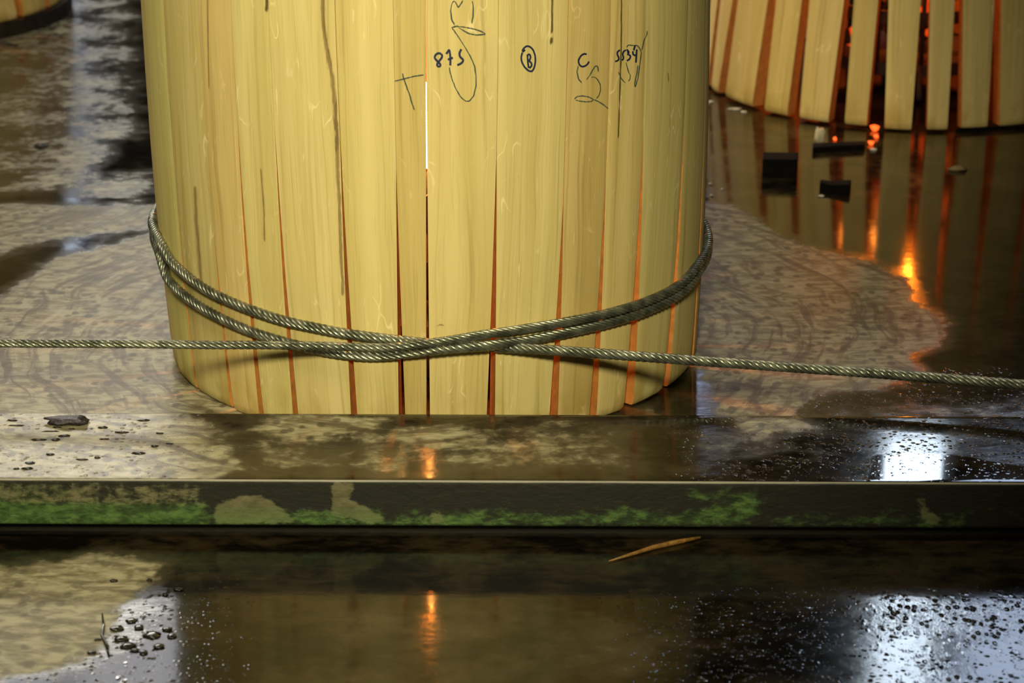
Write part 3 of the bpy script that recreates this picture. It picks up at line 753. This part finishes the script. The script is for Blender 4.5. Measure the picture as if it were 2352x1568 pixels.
Ul = [(371, 560), (384, 588), (400, 607), (416, 621), (441, 643), (479, 668), (518, 687), (562, 706), (607, 722), (658, 738), (719, 751), (767, 761), (814, 769), (862, 775), (920, 782), (974, 788), (1020, 791), (1070, 794), (1120, 796)]
Up = [on_b(a, b) for a, b in Ul]
path += around(Lp[-1], Up[0], 14, .012)+Up
ye = Up[-1][1]
for a, b, dy in [(1200, 800, .0), (1280, 805, .0), (1450, 817, .0), (1600, 828, .0), (1800, 842, -.01), (2000, 856, -.03), (2200, 872, -.05), (2352, 884, -.07), (2700, 912, -.11), (3600, 985, -.20), (4600, 1066, -.30)]:
    path.append(on_y(a, b, ye+dy))
path = np.array(path)
# Catmull-Rom through the points, then even resampling and smoothing
def catmull(p, k=12):
    q = []; p = np.vstack([2*p[0]-p[1], p, 2*p[-1]-p[-2]])
    for i in range(1, len(p)-2):
        for t in np.linspace(0, 1, k, endpoint=False):
            q.append(.5*((2*p[i])+(-p[i-1]+p[i+1])*t+(2*p[i-1]-5*p[i]+4*p[i+1]-p[i+2])*t*t+(-p[i-1]+3*p[i]-3*p[i+1]+p[i+2])*t**3))
    q.append(p[-2]); return np.array(q)
q = catmull(path); s_ = np.concatenate([[0], np.cumsum(np.linalg.norm(np.diff(q, axis=0), axis=1))])
step = .0022; u = np.arange(0, s_[-1], step); cl = np.stack([np.interp(u, s_, q[:, k]) for k in range(3)], 1)
ker = np.hanning(19); ker /= ker.sum()
for _ in range(2):
    pad = np.pad(cl, ((9, 9), (0, 0)), 'edge')
    for k in range(3): pad[:9, k] = 2*cl[0, k]-cl[9:0:-1, k]; pad[-9:, k] = 2*cl[-1, k]-cl[-2:-11:-1, k]
    cl = np.stack([np.convolve(pad[:, k], ker, 'valid') for k in range(3)], 1)
tan = np.gradient(cl, axis=0); tan /= np.linalg.norm(tan, axis=1)[:, None]
nr = np.zeros_like(cl); n0 = np.array([0, 0, 1.0])
for i in range(len(cl)):
    n0 = n0-tan[i]*n0.dot(tan[i]); n0 /= np.linalg.norm(n0); nr[i] = n0
bn = np.cross(tan, nr)
# the first tail is pulled thinner than the wraps
fat = np.interp(u, [0, 1.42, 1.72, 2.07], [.80, .82, .92, 1.0])
def cable_mat():
    t = NT('oiled_steel_wire')
    uv = t.attr('UVMap').outputs['Vector']
    w = t.n.new('ShaderNodeTexWave'); w.inputs['Scale'].default_value = 1.0; w.wave_type = 'BANDS'; w.bands_direction = 'X'
    t.link(t.mapping(uv, (2.2, 0, 1)), w.inputs[0])
    n = t.noise(t.geo().outputs['Position'], 60, 4)
    col = t.mix(t.ss(n, .35, .7), (0.15, 0.16, 0.12), (0.42, 0.43, 0.34))
    n2 = t.noise(t.geo().outputs['Position'], 7, 3)
    t.set(Base_Color=col, Metallic=.75, Roughness=t.ss(n2, .35, .65, .20, .34), Normal=t.bump(w.outputs[1], .18, .0005)); return t.m
M['cable'] = cable_mat()
cable = thing('steel_cable', tuple(cl[len(cl)//2]), 'twisted steel wire rope looped twice round the middle barrel and running out both sides', 'cable')
LAY = .046; NS = 6; ns = 8
for k in range(NS):
    ph = 2*PI*u/LAY+2*PI*k/NS
    rc = RC*fat
    ctr = cl+(nr*np.cos(ph)[:, None]+bn*np.sin(ph)[:, None])*(rc*.66)[:, None]
    tt = np.gradient(ctr, axis=0); tt /= np.linalg.norm(tt, axis=1)[:, None]
    outw = (ctr-cl)/np.linalg.norm(ctr-cl, axis=1)[:, None]; outw = outw-tt*(outw*tt).sum(1)[:, None]; outw /= np.linalg.norm(outw, axis=1)[:, None]
    side = np.cross(tt, outw); V = []
    rs_ = rc*.36
    an = np.arange(ns)*2*PI/ns
    V = (ctr[:, None, :]+(outw[:, None, :]*np.cos(an)[None, :, None]+side[:, None, :]*np.sin(an)[None, :, None])*rs_[:, None, None]).reshape(-1, 3)-cl[len(cl)//2]
    N = len(ctr); i = np.arange(N-1)[:, None]*ns; j = np.arange(ns)[None, :]; j2 = (j+1) % ns
    Fc = np.stack([i+j, i+j2, i+ns+j2, i+ns+j], -1).reshape(-1, 4)
    me = bpy.data.meshes.new('strand'); me.from_pydata(V.tolist(), [], Fc.tolist()); me.update(); me.materials.append(M['cable'])
    me.polygons.foreach_set('use_smooth', [True]*len(me.polygons))
    uvl = me.uv_layers.new(name='UVMap')
    fi = np.arange(len(Fc)); a0 = (fi % ns).astype(float); r0 = (fi//ns).astype(float)
    tw = r0*step/.010; tw1 = (r0+1)*step/.010
    U = np.stack([np.stack([a0*3/ns+tw, r0], -1), np.stack([(a0+1)*3/ns+tw, r0], -1), np.stack([(a0+1)*3/ns+tw1, r0+1], -1), np.stack([a0*3/ns+tw1, r0+1], -1)], 1)
    uvl.data.foreach_set('uv', U.astype(np.float32).ravel())
    link(bpy.data.objects.new('strand', me), cable)

# ================================================================== SMALL THINGS ON THE FLOOR
M['char'] = simple('charred_wood', (.004, .0035, .0035), .95, nscale=60)
M['char'].node_tree.nodes['Principled BSDF'].inputs['Specular IOR Level'].default_value = .12
M['chip'] = simple('pale_wood_chip', (.62, .56, .40), .6)
M['chip_white'] = simple('wet_white_chip', (.70, .68, .66), .3)
M['splint'] = simple('rusty_brown_splinter', (.30, .15, .035), .5, nscale=200)
M['pebble'] = simple('wet_dark_grit', (.02, .018, .015), .12)
def prism(name, poly_px, h, mat, z=0.0, bev=.0015, lean=0.0):
    """poly given on the floor in pixels, extruded up by h with a bevel"""
    p = [on_plane(a, b, z) for a, b in poly_px]; n = len(p)
    c = sum(p)/n; V = []
    for s, zz in ((1, 0), (1, h-bev), (1-bev/.02*.6, h)):
        for v in p: V.append((c[0]+(v[0]-c[0])*s, c[1]+(v[1]-c[1])*s, z+zz+(lean*(v[0]-c[0]) if zz else 0)))
    Fc = [tuple(range(n))[::-1], tuple(range(2*n, 3*n))]
    for L in range(2):
        for k in range(n): Fc.append((L*n+k, L*n+(k+1) % n, (L+1)*n+(k+1) % n, (L+1)*n+k))
    o = free_obj(name, V, Fc, mat); return o
ZF = -.003
tag(prism('wood_block', [(1750, 408), (1831, 409), (1832, 392), (1752, 391)], .030, M['char'], ZF), 'squarish charred black block on the wet floor right of the middle barrel', 'block')
tag(prism('charred_stick', [(1866, 352), (1985, 345), (1988, 337), (1866, 342)], .010, M['char'], ZF), 'thin flat charred stick lying before the upper right barrel', 'stick')
# curved shard standing on edge
q0 = [(1882, 440), (1906, 449), (1952, 450), (1953, 444), (1908, 440), (1884, 432)]
o = prism('charred_shard', [(1882, 436), (1906, 445), (1951, 450), (1954, 440), (1908, 436), (1884, 430)], .015, M['char'], ZF, lean=.14)
tag(o, 'curved black shard rising to the right, below the thin charred stick', 'shard')
tag(prism('charred_board', [(2195, 306), (2420, 292), (2420, 272), (2215, 290)], .008, M['char'], ZF), 'flat black board at the foot of the upper right barrel, right of its front', 'board')
def flake(px, py, sx, sy, sz, mat, name, label, cat, group=None, z=0.0, seed=1, n=2):
    c = on_plane(px, py, z); V, Fc = chunk((c[0], c[1], z+sz*.8), (sx, sy, sz), seed, n, .3)
    o = free_obj(name, V, Fc, mat, True); tag(o, label, cat, group); return o
flake(1882, 330, .009, .005, .015, M['chip'], 'wood_chip', 'upright pale chip standing above the thin charred stick', 'chip', z=ZF, seed=3)
flake(1688, 252, .013, .004, .002, M['chip_white'], 'wood_chip', 'long white fleck at the foot of the upper right barrel', 'chip', z=ZF, seed=4)
flake(1632, 236, .006, .004, .002, M['chip_white'], 'wood_chip', 'white fleck touching the middle barrel outline, under the upper right barrel', 'chip', z=ZF, seed=5)
flake(1708, 259, .006, .003, .002, M['chip_white'], 'wood_chip', 'small white fleck just right of the long white fleck', 'chip', z=ZF, seed=6)
flake(2007, 345, .006, .004, .002, M['chip_white'], 'wood_chip', 'small white fleck at the right end of the thin charred stick', 'chip', z=ZF, seed=7)
flake(1886, 452, .005, .004, .002, M['chip_white'], 'wood_chip', 'white fleck at the left foot of the curved black shard', 'chip', z=ZF, seed=8)
flake(2200, 392, .014, .005, .004, simple('brown_shaving', (.25, .19, .09), .6), 'wood_shaving', 'small brown shaving on the dark floor, below the flat black board', 'shaving', z=ZF, seed=9)
for px, py, s, lb in ((1632, 424, .0028, 'upper of the two white crumbs hugging the middle barrel outline'), (1635, 450, .0028, 'lower of the two white crumbs hugging the middle barrel outline'), (1658, 436, .0020, 'smallest white crumb, a little right of the other two crumbs')):
    flake(px, py, s, s, s*.6, M['chip_white'], 'chip_crumb', lb, 'crumb', 'white crumbs beside the middle barrel', ZF, int(px))
# glowing bits that dropped in front of the right barrel
for px, py, s, lb in ((2008, 300, .008, 'largest red ember on the floor under a gap of the upper right barrel'), (2013, 317, .0045, 'small red ember below the largest ember'), (2000, 332, .0055, 'red ember nearest the right end of the thin charred stick'), (1918, 322, .0045, 'lone red ember above the thin charred stick')):
    o = flake(px, py, s, s, s*.7, M['ember'], 'ember', lb, 'ember', 'embers fallen before the upper right barrel', ZF, int(py), 1)
flake(95, 338, .012, .008, .004, simple('dark_grey_stone', (.04, .04, .045), .4), 'stone', 'small dark stone on the floor under the upper left barrel', 'stone', z=ZF, seed=11)
flake(155, 972, .022, .010, .004, simple('tar_clump', (.035, .028, .035), .35, nscale=300, bump=.002), 'dirt_clump', 'dark wet clump of dirt on the left end of the beam', 'clump', z=ZB, seed=12, n=3)
# splinter on the near floor
a = on_plane(1398, 1292, 0); b = on_plane(1500, 1262, 0); c = on_plane(1608, 1238, 0)
V, Fc = tube_verts([a+[0, 0, .0018], (a+b)/2+[0, 0, .002], b+[0, 0, .0025], (b+c)/2+[0, 0, .0025], c+[0, 0, .002]], [.0006, .0018, .0026, .0028, .0016], 6)
tag(free_obj('wood_splinter', V, Fc, M['splint'], True), 'rusty brown splinter on the dark floor in front of the beam', 'splinter')
# twig by the mud patch
pts = [on_plane(x, y, 0)+[0, 0, .0015] for x, y in ((235, 1412), (238, 1440), (234, 1462), (246, 1485), (250, 1506))]
V, Fc = tube_verts(pts, [.0008, .0015, .0015, .0017, .0008], 6)
tag(free_obj('twig', V, Fc, M['pebble'], True), 'thin dark twig at the right edge of the near mud patch', 'twig')
# wet grit at the lower left
grit = [(303, 1426, 13), (270, 1444, 14), (320, 1442, 12), (279, 1468, 17), (350, 1459, 20), (384, 1446, 12), (295, 1484, 17), (309, 1494, 11), (366, 1485, 13), (410, 1354, 12), (380, 1366, 7), (395, 1462, 10), (225, 1470, 9), (262, 1335, 9), (343, 1333, 7), (330, 1500, 10), (210, 1500, 10)]
for k, (px, py, w) in enumerate(grit):
    flake(px, py, w/2350, w/2350*random.uniform(.6, 1.0), .0011, M['pebble'], 'grit_bead', 'wet black grit bead beside the near mud patch at lower left', 'bead', 'wet grit beads at the lower left', 0.0, k+20)
for k in range(22):
    px = random.uniform(20, 390); py = random.uniform(965, 1085)
    flake(px, py, random.uniform(.003, .010), random.uniform(.0015, .004), .0005, M['pebble'], 'grit_bead', 'wet dark speck of grit on the left end of the beam', 'bead', 'dark grit specks on the left end of the beam', ZB, k+60, 1)
